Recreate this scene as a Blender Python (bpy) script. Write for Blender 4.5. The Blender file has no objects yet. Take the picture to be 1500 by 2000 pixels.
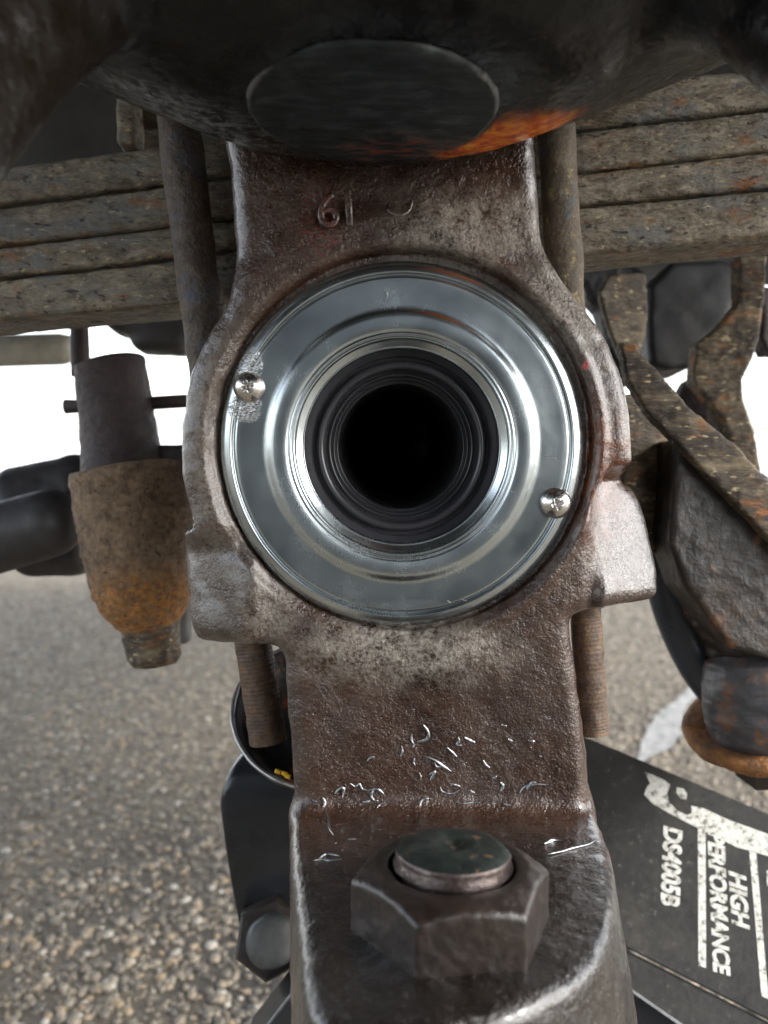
import bpy, bmesh, math, random
import numpy as np
from mathutils import Vector, Matrix, Euler
from mathutils.bvhtree import BVHTree
R = math.radians
random.seed(7); rng = np.random.default_rng(7)
sc = bpy.context.scene
COL = sc.collection

# ------------------------------------------------------------------ camera, sky, sun, exposure
PITCH = 6.0            # camera looks 6 degrees down
CAM_H = 0.42           # metres above the ground
FPX = 1500.0           # focal length in photograph pixels (1500 x 2000)
cd = bpy.data.cameras.new('camera'); cam = bpy.data.objects.new('camera', cd); COL.objects.link(cam)
cam.location = (0, 0, CAM_H); cam.rotation_euler = (R(90 - PITCH), 0, 0)
cd.sensor_fit = 'VERTICAL'; cd.sensor_height = 36; cd.lens = FPX / 2000 * 36
cd.clip_start = 0.005; cd.clip_end = 2000
cd.dof.use_dof = True; cd.dof.focus_distance = 0.211; cd.dof.aperture_fstop = 13
sc.camera = cam
w = bpy.data.worlds.new('World'); sc.world = w; w.use_nodes = True
nt = w.node_tree; bg = nt.nodes['Background']
sky = nt.nodes.new('ShaderNodeTexSky'); sky.sky_type = 'NISHITA'; sky.sun_disc = False
SUN_EL, SUN_AZ = 36, 112
sky.sun_elevation = R(SUN_EL); sky.sun_rotation = R(SUN_AZ)
sky.air_density = 1.0; sky.dust_density = 2.0; sky.ozone_density = 1.0
hs = nt.nodes.new('ShaderNodeHueSaturation'); hs.inputs['Saturation'].default_value = .35   # thin overcast: nearly white
nt.links.new(sky.outputs[0], hs.inputs['Color']); nt.links.new(hs.outputs[0], bg.inputs[0]); bg.inputs[1].default_value = 0.15
sd = bpy.data.lights.new('sun', 'SUN'); sun = bpy.data.objects.new('sun', sd); COL.objects.link(sun)
sd.energy = 1.1; sd.angle = R(16); sd.color = (1, .97, .92)
az = R(SUN_AZ)
sdir = Vector((math.sin(az) * math.cos(R(SUN_EL)), math.cos(az) * math.cos(R(SUN_EL)), math.sin(R(SUN_EL))))
sun.rotation_euler = sdir.to_track_quat('Z', 'Y').to_euler(); sun.location = (0, 0, 30)
sc.view_settings.view_transform = 'Standard'; sc.view_settings.look = 'None'
sc.view_settings.exposure = 2.3; sc.view_settings.gamma = 1

# ------------------------------------------------------------------ frame of the axle: x right, d away, h up, in millimetres
cp, sp = math.cos(R(PITCH)), math.sin(R(PITCH))
ROT = Matrix(((1, 0, 0), (0, cp, sp), (0, -sp, cp)))
def W(p):                                   # axle frame (mm) -> world (m)
    return ROT @ (Vector(p) * .001) + Vector((0, 0, CAM_H))
def at(px, py, d):                          # a place seen at px,py of the photograph, d mm away
    return np.array(((px - 750) / FPX * d, d, (1000 - py) / FPX * d))
KP = .0887                                  # the axle flange leans by this slope
def flange(px, py, dd=211.0):
    k = (1000 - py) / FPX
    h = k * (dd + KP * 17.85) / (1 + KP * k); d = dd - KP * (h - 17.85)
    return ((px - 750) / FPX * d, h)

def setp(o, label=None, cat=None, group=None, kind=None):
    if label: o['label'] = label
    if cat: o['category'] = cat
    if group: o['group'] = group
    if kind: o['kind'] = kind
    return o
BASE = {}
def thing(name, base, label, cat, group=None):
    o = bpy.data.objects.new(name, None); COL.objects.link(o)
    o.empty_display_size = .01
    o.matrix_world = Matrix.Translation(W(base)) @ ROT.to_4x4()
    BASE[o.name] = np.array(base, float)
    return setp(o, label, cat, group)
def mesh(name, V, F, mat, parent=None, smooth=True, base=None):
    V = np.asarray(V, float)
    if parent is not None: base = BASE[parent.name]
    elif base is None: base = V.mean(0)
    base = np.array(base, float)
    me = bpy.data.meshes.new(name)
    L = (V - base) * .001
    if isinstance(F, np.ndarray):
        n = len(F); k = F.shape[1]
        me.vertices.add(len(L)); me.vertices.foreach_set('co', L.astype(np.float32).ravel())
        me.loops.add(n * k); me.loops.foreach_set('vertex_index', F.astype(np.int32).ravel())
        me.polygons.add(n); me.polygons.foreach_set('loop_start', np.arange(0, n * k, k, dtype=np.int32))
        me.update(calc_edges=True); me.validate()
    else:
        me.from_pydata([tuple(v) for v in L], [], [tuple(int(i) for i in f) for f in F]); me.update()
    me.polygons.foreach_set('use_smooth', [smooth] * len(me.polygons))
    me.materials.append(mat)
    o = bpy.data.objects.new(name, me); COL.objects.link(o)
    if parent is not None: o.parent = parent
    else: o.matrix_world = Matrix.Translation(W(base)) @ ROT.to_4x4()
    BASE[o.name] = base
    return o
def normals_out(me):
    bm = bmesh.new(); bm.from_mesh(me); bmesh.ops.recalc_face_normals(bm, faces=bm.faces); bm.to_mesh(me); bm.free()

# ------------------------------------------------------------------ value noise and surface nets
_T = rng.random((64, 64, 64)).astype(np.float32) * 2 - 1
def vnoise(P, scale):
    Q = np.asarray(P, np.float32) / scale + 131.7
    I = np.floor(Q).astype(np.int64); f = (Q - I).astype(np.float32); f = f * f * (3 - 2 * f); I &= 63
    J = (I + 1) & 63
    x0, y0, z0 = I[..., 0], I[..., 1], I[..., 2]; x1, y1, z1 = J[..., 0], J[..., 1], J[..., 2]
    fx, fy, fz = f[..., 0], f[..., 1], f[..., 2]
    a = _T[x0, y0, z0] * (1 - fx) + _T[x1, y0, z0] * fx; b = _T[x0, y1, z0] * (1 - fx) + _T[x1, y1, z0] * fx
    c = _T[x0, y0, z1] * (1 - fx) + _T[x1, y0, z1] * fx; e = _T[x0, y1, z1] * (1 - fx) + _T[x1, y1, z1] * fx
    return (a * (1 - fy) + b * fy) * (1 - fz) + (c * (1 - fy) + e * fy) * fz
def fbm(P, scale, n=3):
    s = 0; a = 1
    for i in range(n): s = s + a * vnoise(P + i * 17.3, scale / 2 ** i); a *= .5
    return s
def surf(fn, lo, hi, step):
    ax = [np.arange(l, h + step, step, dtype=np.float32) for l, h in zip(lo, hi)]
    X, D, H = ax[0][:, None, None], ax[1][None, :, None], ax[2][None, None, :]
    F = np.ascontiguousarray(np.broadcast_to(fn(X, D, H), (len(ax[0]), len(ax[1]), len(ax[2])))).astype(np.float32)
    for a in range(3):                                # close the volume at its border
        s = [slice(None)] * 3
        for e in (0, -1):
            s[a] = e; F[tuple(s)] = np.maximum(F[tuple(s)], .3 * step)
    S = F < 0
    c = np.zeros(tuple(n - 1 for n in F.shape), np.int8)
    offs = [(i, j, k) for i in (0, 1) for j in (0, 1) for k in (0, 1)]
    nx, ny, nz = F.shape
    for i, j, k in offs: c += S[i:nx - 1 + i, j:ny - 1 + j, k:nz - 1 + k]
    act = np.argwhere((c > 0) & (c < 8))
    vals = np.stack([F[act[:, 0] + i, act[:, 1] + j, act[:, 2] + k] for i, j, k in offs], 1)
    acc = np.zeros((len(act), 3)); cnt = np.zeros(len(act))
    for a in range(8):
        for b in range(a + 1, 8):
            oa, ob = np.array(offs[a]), np.array(offs[b])
            if abs(oa - ob).sum() != 1: continue
            va, vb = vals[:, a], vals[:, b]; m = (va < 0) != (vb < 0)
            t = np.where(m, va / np.where(m, va - vb, 1), 0)
            acc += np.where(m[:, None], oa + t[:, None] * (ob - oa), 0); cnt += m
    V = (act + acc / cnt[:, None]) * step + np.array([a_[0] for a_ in ax])
    ids = np.full(c.shape, -1, np.int64); ids[act[:, 0], act[:, 1], act[:, 2]] = np.arange(len(act))
    Q = []
    for a in range(3):
        sl0 = [slice(None)] * 3; sl1 = [slice(None)] * 3; sl0[a] = slice(0, -1); sl1[a] = slice(1, None)
        A, B = S[tuple(sl0)], S[tuple(sl1)]
        E = np.argwhere(A != B)
        u, v = (a + 1) % 3, (a + 2) % 3
        ok = (E[:, u] > 0) & (E[:, v] > 0) & (E[:, u] < ids.shape[u]) & (E[:, v] < ids.shape[v])
        E = E[ok]; inside = A[E[:, 0], E[:, 1], E[:, 2]]
        def cell(du, dv):
            C = E.copy(); C[:, u] -= du; C[:, v] -= dv; return ids[C[:, 0], C[:, 1], C[:, 2]]
        q = np.stack([cell(1, 1), cell(0, 1), cell(0, 0), cell(1, 0)], 1)
        q[~inside] = q[~inside][:, ::-1]
        Q.append(q)
    return V, np.concatenate(Q)
def vnormals(V, F):
    n = np.cross(V[F[:, 2]] - V[F[:, 0]], V[F[:, 3]] - V[F[:, 1]]); N = np.zeros_like(V)
    for k in range(4): np.add.at(N, F[:, k], n)
    return N / np.maximum(np.linalg.norm(N, axis=1, keepdims=True), 1e-9)
def rough(V, F, amps):                               # push a surface in and out: (amplitude, wavelength)...
    N = vnormals(V, F); s = 0
    for a, wl in amps: s = s + a * fbm(V, wl, 2)
    return V + N * np.asarray(s)[:, None]
def smin(a, b, k):
    h = np.clip(.5 + .5 * (b - a) / k, 0, 1); return b * (1 - h) + a * h - k * h * (1 - h)
def smax(a, b, k): return -smin(-a, -b, k)
def sstep(a, b, x): t = np.clip((x - a) / (b - a), 0, 1); return t * t * (3 - 2 * t)
def chaikin(P, n=2):
    P = np.array(P, float)
    for _ in range(n):
        Qn = np.roll(P, -1, 0); P = np.stack([.75 * P + .25 * Qn, .25 * P + .75 * Qn], 1).reshape(-1, 2)
    return P
def poly2(P, X, Y):                                  # signed distance to a polygon
    X, Y = np.broadcast_arrays(X, Y)
    d = np.full(X.shape, 1e9, np.float32); ins = np.zeros(X.shape, bool)
    for (ax_, ay), (bx, by) in zip(P, np.roll(P, -1, 0)):
        ex, ey = bx - ax_, by - ay; wx, wy = X - ax_, Y - ay
        t = np.clip((wx * ex + wy * ey) / (ex * ex + ey * ey + 1e-12), 0, 1)
        d = np.minimum(d, (wx - ex * t) ** 2 + (wy - ey * t) ** 2)
        cnd = ((ay > Y) != (by > Y)) & (X < (bx - ax_) * (Y - ay) / (by - ay + 1e-12) + ax_)
        ins ^= cnd
    d = np.sqrt(d); return np.where(ins, -d, d)
def extr(p, q, r):                                   # rounded extrusion of profile distance p, slab distance q
    a, b = p + r, q + r
    return np.minimum(np.maximum(a, b), 0) + np.sqrt(np.maximum(a, 0) ** 2 + np.maximum(b, 0) ** 2) - r
def capsule(X, D, H, a, b, ra, rb):
    a = np.array(a, float); b = np.array(b, float); e = b - a
    t = np.clip(((X - a[0]) * e[0] + (D - a[1]) * e[1] + (H - a[2]) * e[2]) / (e @ e), 0, 1)
    return np.sqrt((X - a[0] - e[0] * t) ** 2 + (D - a[1] - e[1] * t) ** 2 + (H - a[2] - e[2] * t) ** 2) - (ra + (rb - ra) * t)
def rbox(X, D, H, c, s, r, rz=0, rx=0, ry=0):        # rounded box, half sizes s, turned
    m = Euler((R(rx), R(ry), R(rz))).to_matrix().transposed()
    x, d, h = X - c[0], D - c[1], H - c[2]
    q = [abs(m[i][0] * x + m[i][1] * d + m[i][2] * h) - s[i] + r for i in range(3)]
    o = np.sqrt(sum(np.maximum(v, 0) ** 2 for v in q))
    return o + np.minimum(np.maximum(np.maximum(q[0], q[1]), q[2]), 0) - r

def basis(axis):
    z = Vector(axis).normalized(); x = z.orthogonal().normalized(); y = z.cross(x)
    return np.array(x), np.array(y), np.array(z)
def lathe(prof, org, axis, n=96, ref=None):          # prof: (radius, distance along axis)
    x, y, z = basis(axis)
    if ref is not None:
        x = np.array(ref, float); x = x - (x @ z) * z; x /= np.linalg.norm(x); y = np.cross(z, x)
    a = np.linspace(0, 2 * np.pi, n, endpoint=False)
    ring = np.cos(a)[:, None] * x + np.sin(a)[:, None] * y
    V = np.concatenate([np.array(org) + r * ring + t * z for r, t in prof])
    F = []
    for i in range(len(prof) - 1):
        b0, b1 = i * n, (i + 1) * n; j = np.arange(n); k = (j + 1) % n
        F.append(np.stack([b0 + j, b0 + k, b1 + k, b1 + j], 1))
    return V, np.concatenate(F)
def tube(pts, rad, n=16, cap=True, ridges=None):
    P = np.array(pts, float); m = len(P); rad = np.broadcast_to(np.array(rad, float), (m,))
    T = np.gradient(P, axis=0); T /= np.linalg.norm(T, axis=1, keepdims=True)
    x = np.array(Vector(T[0]).orthogonal().normalized()); V = []
    for i in range(m):
        x = x - (x @ T[i]) * T[i]; x /= np.linalg.norm(x); y = np.cross(T[i], x)
        a = np.linspace(0, 2 * np.pi, n, endpoint=False)
        V.append(P[i] + rad[i] * (np.cos(a)[:, None] * x + np.sin(a)[:, None] * y))
    F = []
    for i in range(m - 1):
        for j in range(n): k = (j + 1) % n; F.append((i * n + j, i * n + k, (i + 1) * n + k, (i + 1) * n + j))
    if cap: F.append(tuple(range(n))[::-1]); F.append(tuple((m - 1) * n + j for j in range(n)))
    return np.concatenate(V), F
def resample(P, n):
    P = np.array(P, float); t = np.r_[0, np.cumsum(np.linalg.norm(np.diff(P, axis=0), axis=1))]
    s = np.linspace(0, t[-1], n)
    # Catmull-Rom through the points
    out = []
    for q in s:
        i = min(max(np.searchsorted(t, q, 'right') - 1, 0), len(P) - 2); u = (q - t[i]) / (t[i + 1] - t[i])
        p0, p1, p2, p3 = P[max(i - 1, 0)], P[i], P[i + 1], P[min(i + 2, len(P) - 1)]
        out.append(.5 * (2 * p1 + (p2 - p0) * u + (2 * p0 - 5 * p1 + 4 * p2 - p3) * u * u + (3 * p1 - p0 - 3 * p2 + p3) * u ** 3))
    return np.array(out)

# ------------------------------------------------------------------ materials
class MT:
    def __init__(s, name, base=(0, 0, 0), scale=1000.0):
        s.m = bpy.data.materials.new(name); s.m.use_nodes = True; s.t = s.m.node_tree; s.b = s.t.nodes['Principled BSDF']
        tc = s.t.nodes.new('ShaderNodeTexCoord')
        mp = s.t.nodes.new('ShaderNodeVectorMath'); mp.operation = 'MULTIPLY_ADD'
        s.t.links.new(tc.outputs['Object'], mp.inputs[0]); mp.inputs[1].default_value = (scale,) * 3; mp.inputs[2].default_value = tuple(base)
        s.P = mp.outputs[0]
    def _in(s, sock, v):
        if hasattr(v, 'is_linked') or hasattr(v, 'links'): s.t.links.new(v, sock)
        elif isinstance(v, (tuple, list)) and len(v) == 3 and sock.type == 'RGBA': sock.default_value = (*v, 1)
        else: sock.default_value = v
    def set(s, **k):
        for n, v in k.items(): s._in(s.b.inputs[n.replace('_', ' ')], v)
        return s
    def noise(s, size, detail=4, r=.55, vec=None, dist=0, st=(1, 1, 1)):   # size in mm
        n = s.t.nodes.new('ShaderNodeTexNoise'); n.inputs['Scale'].default_value = 1 / size
        n.inputs['Detail'].default_value = detail; n.inputs['Roughness'].default_value = r; n.inputs['Distortion'].default_value = dist
        v = vec or s.P
        if st != (1, 1, 1): v = s.vec('MULTIPLY', v, st)
        s.t.links.new(v, n.inputs['Vector']); return n.outputs['Fac']
    def vor(s, size, feat='F1', out='Distance', rand=1, vec=None, st=None):
        n = s.t.nodes.new('ShaderNodeTexVoronoi'); n.feature = feat; n.inputs['Scale'].default_value = 1 / size; n.inputs['Randomness'].default_value = rand
        v = vec or s.P
        if st: v = s.vec('MULTIPLY', v, st)
        s.t.links.new(v, n.inputs['Vector']); return n.outputs[out]
    def vec(s, op, a, b=None, out=0):
        n = s.t.nodes.new('ShaderNodeVectorMath'); n.operation = op; s._in(n.inputs[0], a)
        if b is not None: s._in(n.inputs[1], b)
        return n.outputs['Value' if op in ('LENGTH', 'DISTANCE', 'DOT_PRODUCT') else 'Vector']
    def math(s, op, a, b=0.0, c=None, clamp=False):
        n = s.t.nodes.new('ShaderNodeMath'); n.operation = op; n.use_clamp = clamp; s._in(n.inputs[0], a); s._in(n.inputs[1], b)
        if c is not None: s._in(n.inputs[2], c)
        return n.outputs[0]
    def ramp(s, f, stops, interp='LINEAR'):
        n = s.t.nodes.new('ShaderNodeValToRGB'); n.color_ramp.interpolation = interp; e = n.color_ramp.elements
        while len(e) < len(stops): e.new(.5)
        for el, (p, c) in zip(e, stops): el.position = p; el.color = (*c, 1) if len(c) == 3 else c
        s.t.links.new(f, n.inputs[0]); return n.outputs[0]
    def thr(s, f, a, b):                                   # smooth threshold
        n = s.t.nodes.new('ShaderNodeMapRange'); n.interpolation_type = 'SMOOTHSTEP'; s._in(n.inputs[0], f)
        n.inputs[1].default_value = a; n.inputs[2].default_value = b; n.inputs[3].default_value = 0; n.inputs[4].default_value = 1
        return n.outputs[0]
    def rng(s, f, a, b, c, d):
        n = s.t.nodes.new('ShaderNodeMapRange'); s._in(n.inputs[0], f)
        for i, v in enumerate((a, b, c, d)): n.inputs[i + 1].default_value = v
        return n.outputs[0]
    def mix(s, f, a, b):
        n = s.t.nodes.new('ShaderNodeMix'); n.data_type = 'RGBA'; s._in(n.inputs[0], f); s._in(n.inputs[6], a); s._in(n.inputs[7], b); return n.outputs[2]
    def bump(s, hgt, mm, normal=None):
        n = s.t.nodes.new('ShaderNodeBump'); n.inputs['Distance'].default_value = mm * .001; n.inputs['Strength'].default_value = 1
        s.t.links.new(hgt, n.inputs['Height'])
        if normal is not None: s.t.links.new(normal, n.inputs['Normal'])
        return n.outputs[0]
    def blob(s, c, r0, r1, st=(1, 1, 1), wob=0.0, wsize=8):       # 1 inside r0, 0 beyond r1 around point c (mm)
        v = s.vec('MULTIPLY', s.vec('SUBTRACT', s.P, tuple(c)), st); l = s.vec('LENGTH', v)
        if wob: l = s.math('ADD', l, s.math('MULTIPLY', s.math('SUBTRACT', s.noise(wsize, 5), .5), wob))
        return s.thr(l, r1, r0) if False else s.math('SUBTRACT', 1.0, s.thr(l, r0, r1))

def rusty(name, stops, size=14, rg=(.5, .85), b1=(.5, 4), b2=(.25, 1.2), b3=None, metallic=0, extra=None, coat=0, scale=1000., st=(1, 1, 1)):
    m = MT(name, scale=scale)
    f = m.noise(size, 8, .62, dist=.6, st=st); f2 = m.noise(size * .22, 6, .7, st=st)
    k = m.math('ADD', m.math('MULTIPLY', f, .6), m.math('MULTIPLY', f2, .4))
    c = m.ramp(k, stops)
    if extra:
        for col, sz, lo, hi in extra: c = m.mix(m.thr(m.noise(sz, 6, .65, vec=m.vec('ADD', m.P, (sz * 7, 31, 5)), st=st), lo, hi), c, col)
    n1 = m.bump(m.noise(b1[1], 5, .6, st=st), b1[0]); n2 = m.bump(m.noise(b2[1], 4, .6, st=st), b2[0], n1)
    if b3: n2 = m.bump(m.vor(b3[1], st=st), b3[0], n2)
    m.set(Base_Color=c, Roughness=m.rng(f2, .3, .7, *rg), Metallic=metallic, Normal=n2)
    if coat: m.set(Coat_Weight=coat, Coat_Roughness=.25)
    return m.m

def rustcone():
    m = MT('flaking brown rust', at(290, 1300, 300))
    k = m.math('ADD', m.math('MULTIPLY', m.noise(8, 8, .65, dist=.5), .5), m.math('MULTIPLY', m.noise(1.8, 6, .7), .5))
    c = m.ramp(k, [(.34, (.05, .030, .018)), (.45, (.13, .085, .052)), (.55, (.22, .150, .092)), (.68, (.33, .24, .15))])
    p = at(295, 1200, 282)
    ob = m.math('MULTIPLY', m.blob(tuple(p), 9, 22, (.55, .3, 1), 14, 6), m.thr(m.noise(2.5, 5, .7), .36, .58))
    c = m.mix(ob, c, m.ramp(m.noise(2, 5, .7), [(.35, (.15, .05, .012)), (.6, (.42, .19, .04))]))
    c = m.mix(m.thr(m.noise(2.2, 4, .7, vec=m.vec('ADD', m.P, (7, 70, 5))), .60, .70), c, (.02, .013, .010))
    n1 = m.bump(m.noise(3, 5, .65), 1.3); n2 = m.bump(m.noise(.9, 3, .6), .5, n1)
    m.set(Base_Color=c, Roughness=.8, Normal=n2); return m.m
# casting of the yoke: glossy brown paint over sand casting, dust above and below the seal plate
B_YOKE = (5, 215, -20)
def mat_casting():
    m = MT('brown painted casting', B_YOKE)
    big = m.noise(22, 6, .6, dist=.4); mid = m.noise(5, 5, .6); fine = m.noise(1.1, 3, .6)
    c = m.ramp(m.math('ADD', m.math('MULTIPLY', big, .65), m.math('MULTIPLY', mid, .35)),
               [(.3, (.016, .0075, .005)), (.45, (.036, .0165, .010)), (.58, (.056, .030, .019)), (.72, (.085, .054, .040))])
    cool = m.thr(m.noise(30, 4, .5, vec=m.vec('ADD', m.P, (40, 9, 3))), .45, .62)
    c = m.mix(m.math('MULTIPLY', cool, .45), c, (.038, .026, .022))
    # orange-brown stained paint on the right cheek and by the step
    rs = m.math('MULTIPLY', m.blob((61, 205, 10), 4, 22, (1.6, .3, .75), 12), .95)
    c = m.mix(m.math('MULTIPLY', rs, m.thr(mid, .3, .6)), c, (.13, .036, .009))
    rs = m.blob((-18, 214, -92), 3, 18, (1, .5, 2.0), 14, 5)
    c = m.mix(m.math('MULTIPLY', rs, m.thr(mid, .35, .62)), c, (.085, .034, .013))
    # red traces near the cast number
    rs = m.blob((-17, 203, 78), 2, 9, (1, .3, .6), 8, 4)
    c = m.mix(m.math('MULTIPLY', rs, m.thr(fine, .45, .7)), c, (.16, .03, .02))
    rs = m.blob((54.5, 208, 39.6), .5, 1.0, (1, .2, .7), .6, 1.0)
    c = m.mix(rs, c, (.5, .02, .03))
    # settled pale dust: above, right shoulder, below the plate
    d1 = m.blob((27, 203, 76), 6, 27, (.8, .3, 1.7), 16, 7)
    d2 = m.blob((4, 212, -39), 8, 42, (.9, .3, 2.9), 18, 7)
    d3 = m.blob((53, 205, 58), 4, 22, (1, .3, .8), 14, 6)
    d4 = m.blob((-48, 208, 10), 10, 56, (2.2, .3, .8), 14, 6); d4b = m.blob((-34, 212, -30), 3, 24, (1.6, .3, .8), 12, 6)
    d = m.math('MAXIMUM', m.math('MAXIMUM', d1, d2), m.math('MAXIMUM', m.math('MULTIPLY', d3, .9), m.math('MAXIMUM', m.math('MULTIPLY', d4, .42), m.math('MULTIPLY', d4b, .6))))
    d = m.math('MULTIPLY', d, m.thr(m.math('ADD', m.math('MULTIPLY', mid, .5), m.math('MULTIPLY', fine, .5)), .36, .62))
    c = m.mix(m.math('MULTIPLY', d, .9), c, (.27, .245, .205))
    shelf_dark = m.blob((20, 152, -92), 32, 54, (.8, .75, 1.1), 16, 12)
    c = m.mix(m.math('MULTIPLY', shelf_dark, m.rng(mid, .3, .7, .8, 1.0)), c, (.006, .0045, .0035))  # darker tone over the shelf round the nut
    # orange rusty side of the neck behind the boss
    rs = m.blob((-49, 226, 92), 7, 22, (2.2, 1, .55), 6, 6)
    c = m.mix(rs, c, (.30, .085, .02))
    glint_flecks = m.math('MULTIPLY', m.thr(m.noise(.75, 3, .65), .60, .70), m.thr(m.noise(9, 3, .6, vec=m.vec('ADD', m.P, (3, 77, 5))), .38, .62))
    c = m.mix(m.math('MULTIPLY', glint_flecks, .7), c, (.26, .235, .225))  # glints of the glossy paint, put into the colour as pale flecks
    pit = m.thr(m.noise(1.3, 3, .65, vec=m.vec('ADD', m.P, (50, 7, 15))), .60, .70)
    c = m.mix(m.math('MULTIPLY', pit, .6), c, (.02, .014, .012))
    # worn bright edges
    g = m.t.nodes.new('ShaderNodeNewGeometry')
    pt = m.math('MULTIPLY', m.thr(g.outputs['Pointiness'], .53, .60), m.thr(mid, .42, .6))
    c = m.mix(m.math('MULTIPLY', pt, .2), c, (.32, .28, .26))
    r = m.rng(mid, .3, .7, .20, .38); r = m.math('ADD', r, m.math('MULTIPLY', d, .3))
    n1 = m.bump(m.noise(5, 3, .5), .4); n2 = m.bump(m.noise(1.5, 3, .62), .5, n1); n3 = m.bump(m.noise(.7, 2, .6), .26, n2)
    m.set(Base_Color=c, Roughness=r, Normal=n3, Specular_IOR_Level=.6, Coat_Weight=m.math('SUBTRACT', .60, m.math('MULTIPLY', d, .6)), Coat_Roughness=.17); return m.m
B_BOSS = B_YOKE
def mat_boss():
    m = MT('black oily casting', B_BOSS)
    mid = m.noise(4, 5, .6); big = m.noise(20, 5, .6)
    c = m.ramp(big, [(.35, (.0025, .0026, .003)), (.6, (.006, .006, .0065)), (.75, (.014, .0135, .0135))])
    br = m.blob((-75, 120, 70), 22, 50, (1, 1, 1), 10)
    c = m.mix(m.math('MULTIPLY', br, .8), c, (.010, .0062, .0032))
    c = m.mix(m.math('MULTIPLY', m.blob((-67, 138, 91), 1.5, 6, (1, 1, 1), 3, 4), .8), c, (.30, .13, .02))
    orr = m.blob((31, 187, 90), 6, 12, (.55, .62, 1), 7, 4)
    orr = m.math('MULTIPLY', orr, m.math('SUBTRACT', 1.0, m.blob((-2.4, 167.5, 88), 27.5, 29, (1, 1.12, 0))))
    c = m.mix(orr, c, m.ramp(m.noise(3, 5, .7), [(.32, (.22, .035, .005)), (.48, (.55, .09, .007)), (.6, (.72, .26, .02))]))
    sc_ = m.math('MULTIPLY', m.blob((-52, 184, 93), 5, 24, (.62, .8, 1.6), 10, 4), m.thr(m.noise(1.6, 5, .7, st=(.5, 1, 1)), .42, .60))  # reflected sky highlight painted along the lower-left edge of the boss
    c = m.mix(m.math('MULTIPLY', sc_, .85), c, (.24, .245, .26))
    n1 = m.bump(m.noise(7, 3, .5), .7); n2 = m.bump(m.noise(2, 3, .6), .2, n1)
    m.set(Base_Color=c, Roughness=m.rng(mid, .3, .7, .20, .34), Normal=n2, Specular_IOR_Level=.3); return m.m
def mat_cap():
    m = MT('blackened plug', B_BOSS)
    s = (1, .45, 1); mid = m.noise(4, 6, .65, st=(.6, 1.6, 1)); big = m.noise(14, 5, .6, dist=1)
    c = m.ramp(m.math('ADD', m.math('MULTIPLY', big, .4), m.math('MULTIPLY', mid, .6)), [(.36, (.004, .005, .006)), (.5, (.010, .015, .017)), (.66, (.050, .062, .066))])
    c = m.mix(m.math('MULTIPLY', m.blob((6, 186, 88), 3, 16, (.7, 1.4, 1), 12, 5), m.thr(mid, .45, .62)), c, (.14, .03, .012))
    rr = m.blob((-2.4, 167.5, 88), 26.2, 26.9, (1, 1.12, 0)); rim = m.math('SUBTRACT', 1.0, rr)
    sx = m.t.nodes.new('ShaderNodeSeparateXYZ'); m.t.links.new(m.P, sx.inputs[0])
    side = m.math('MULTIPLY', m.thr(m.math('ABSOLUTE', m.math('ADD', sx.outputs[0], 2.4)), 15, 24), m.thr(m.noise(5, 5, .6), .38, .55))
    c = m.mix(m.math('MULTIPLY', m.math('MULTIPLY', rim, side), .45), c, (.3, .3, .31))
    n1 = m.bump(mid, .7); n2 = m.bump(m.noise(1, 3, .6), .15, n1)
    m.set(Base_Color=c, Roughness=.36, Normal=n2, Specular_IOR_Level=.35); return m.m
def mat_zinc(name='bright zinc plate', rough=(.17, .24), col=(.52, .575, .595), base=(4.9, 210, 17.85)):
    m = MT(name, base)
    n = m.noise(16, 3, .5); f = m.noise(1.2, 3, .6, st=(3, 1, .6))
    # brushed round the centre: noise stretched along the angle
    v = m.vec('SUBTRACT', m.P, (4.9, 211, 17.85)); l = m.vec('LENGTH', m.vec('MULTIPLY', v, (1, 0, 1)))
    cmb = m.t.nodes.new('ShaderNodeCombineXYZ'); m.t.links.new(l, cmb.inputs[0])
    br = m.noise(.35, 3, .6, vec=cmb.outputs[0])
    c = m.ramp(n, [(.3, tuple(k * .80 for k in col)), (.55, col), (.75, tuple(min(1, k * 1.1) for k in col))])
    c = m.mix(m.math('MULTIPLY', m.thr(m.noise(6, 6, .7, vec=m.vec('ADD', m.P, (9, 4, 1))), .62, .75), .12), c, (.34, .30, .22))
    dent = m.thr(m.noise(1.1, 2, .5), .76, .80)
    c = m.mix(m.math('MULTIPLY', dent, .25), c, (.8, .83, .84))
    scr = m.blob((-37.5, 210, 39.5), 2, 5, (1, 0, .8), 3, 2); scr2 = m.blob((-38, 210, 28.5), 2, 5, (1, 0, 1.1), 3, 2)
    sc_ = m.math('MULTIPLY', m.math('MAXIMUM', scr, scr2), m.thr(m.noise(.8, 3, .7, st=(.8, 1, 2)), .46, .54))
    n1 = m.bump(n, .18); n2 = m.bump(br, .010, n1); n3 = m.bump(m.noise(.5, 2, .5), .012, n2); n3 = m.bump(sc_, .3, n3)
    c = m.mix(sc_, c, (.8, .82, .84))
    sm = m.thr(m.noise(11, 4, .55, dist=.8, vec=m.vec('ADD', m.P, (3, 60, 8))), .38, .72)
    c = m.mix(m.math('MULTIPLY', sm, .03), c, (.42, .43, .41))
    m.set(Base_Color=c, Metallic=m.math('SUBTRACT', 1.0, m.math('MULTIPLY', sc_, .6)), Roughness=m.math('ADD', m.math('ADD', m.rng(n, .3, .7, *rough), m.math('MULTIPLY', f, .06)), m.math('MULTIPLY', sm, .025)), Normal=n3)
    m.b.inputs['Anisotropic'].default_value = .3
    return m.m
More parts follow.
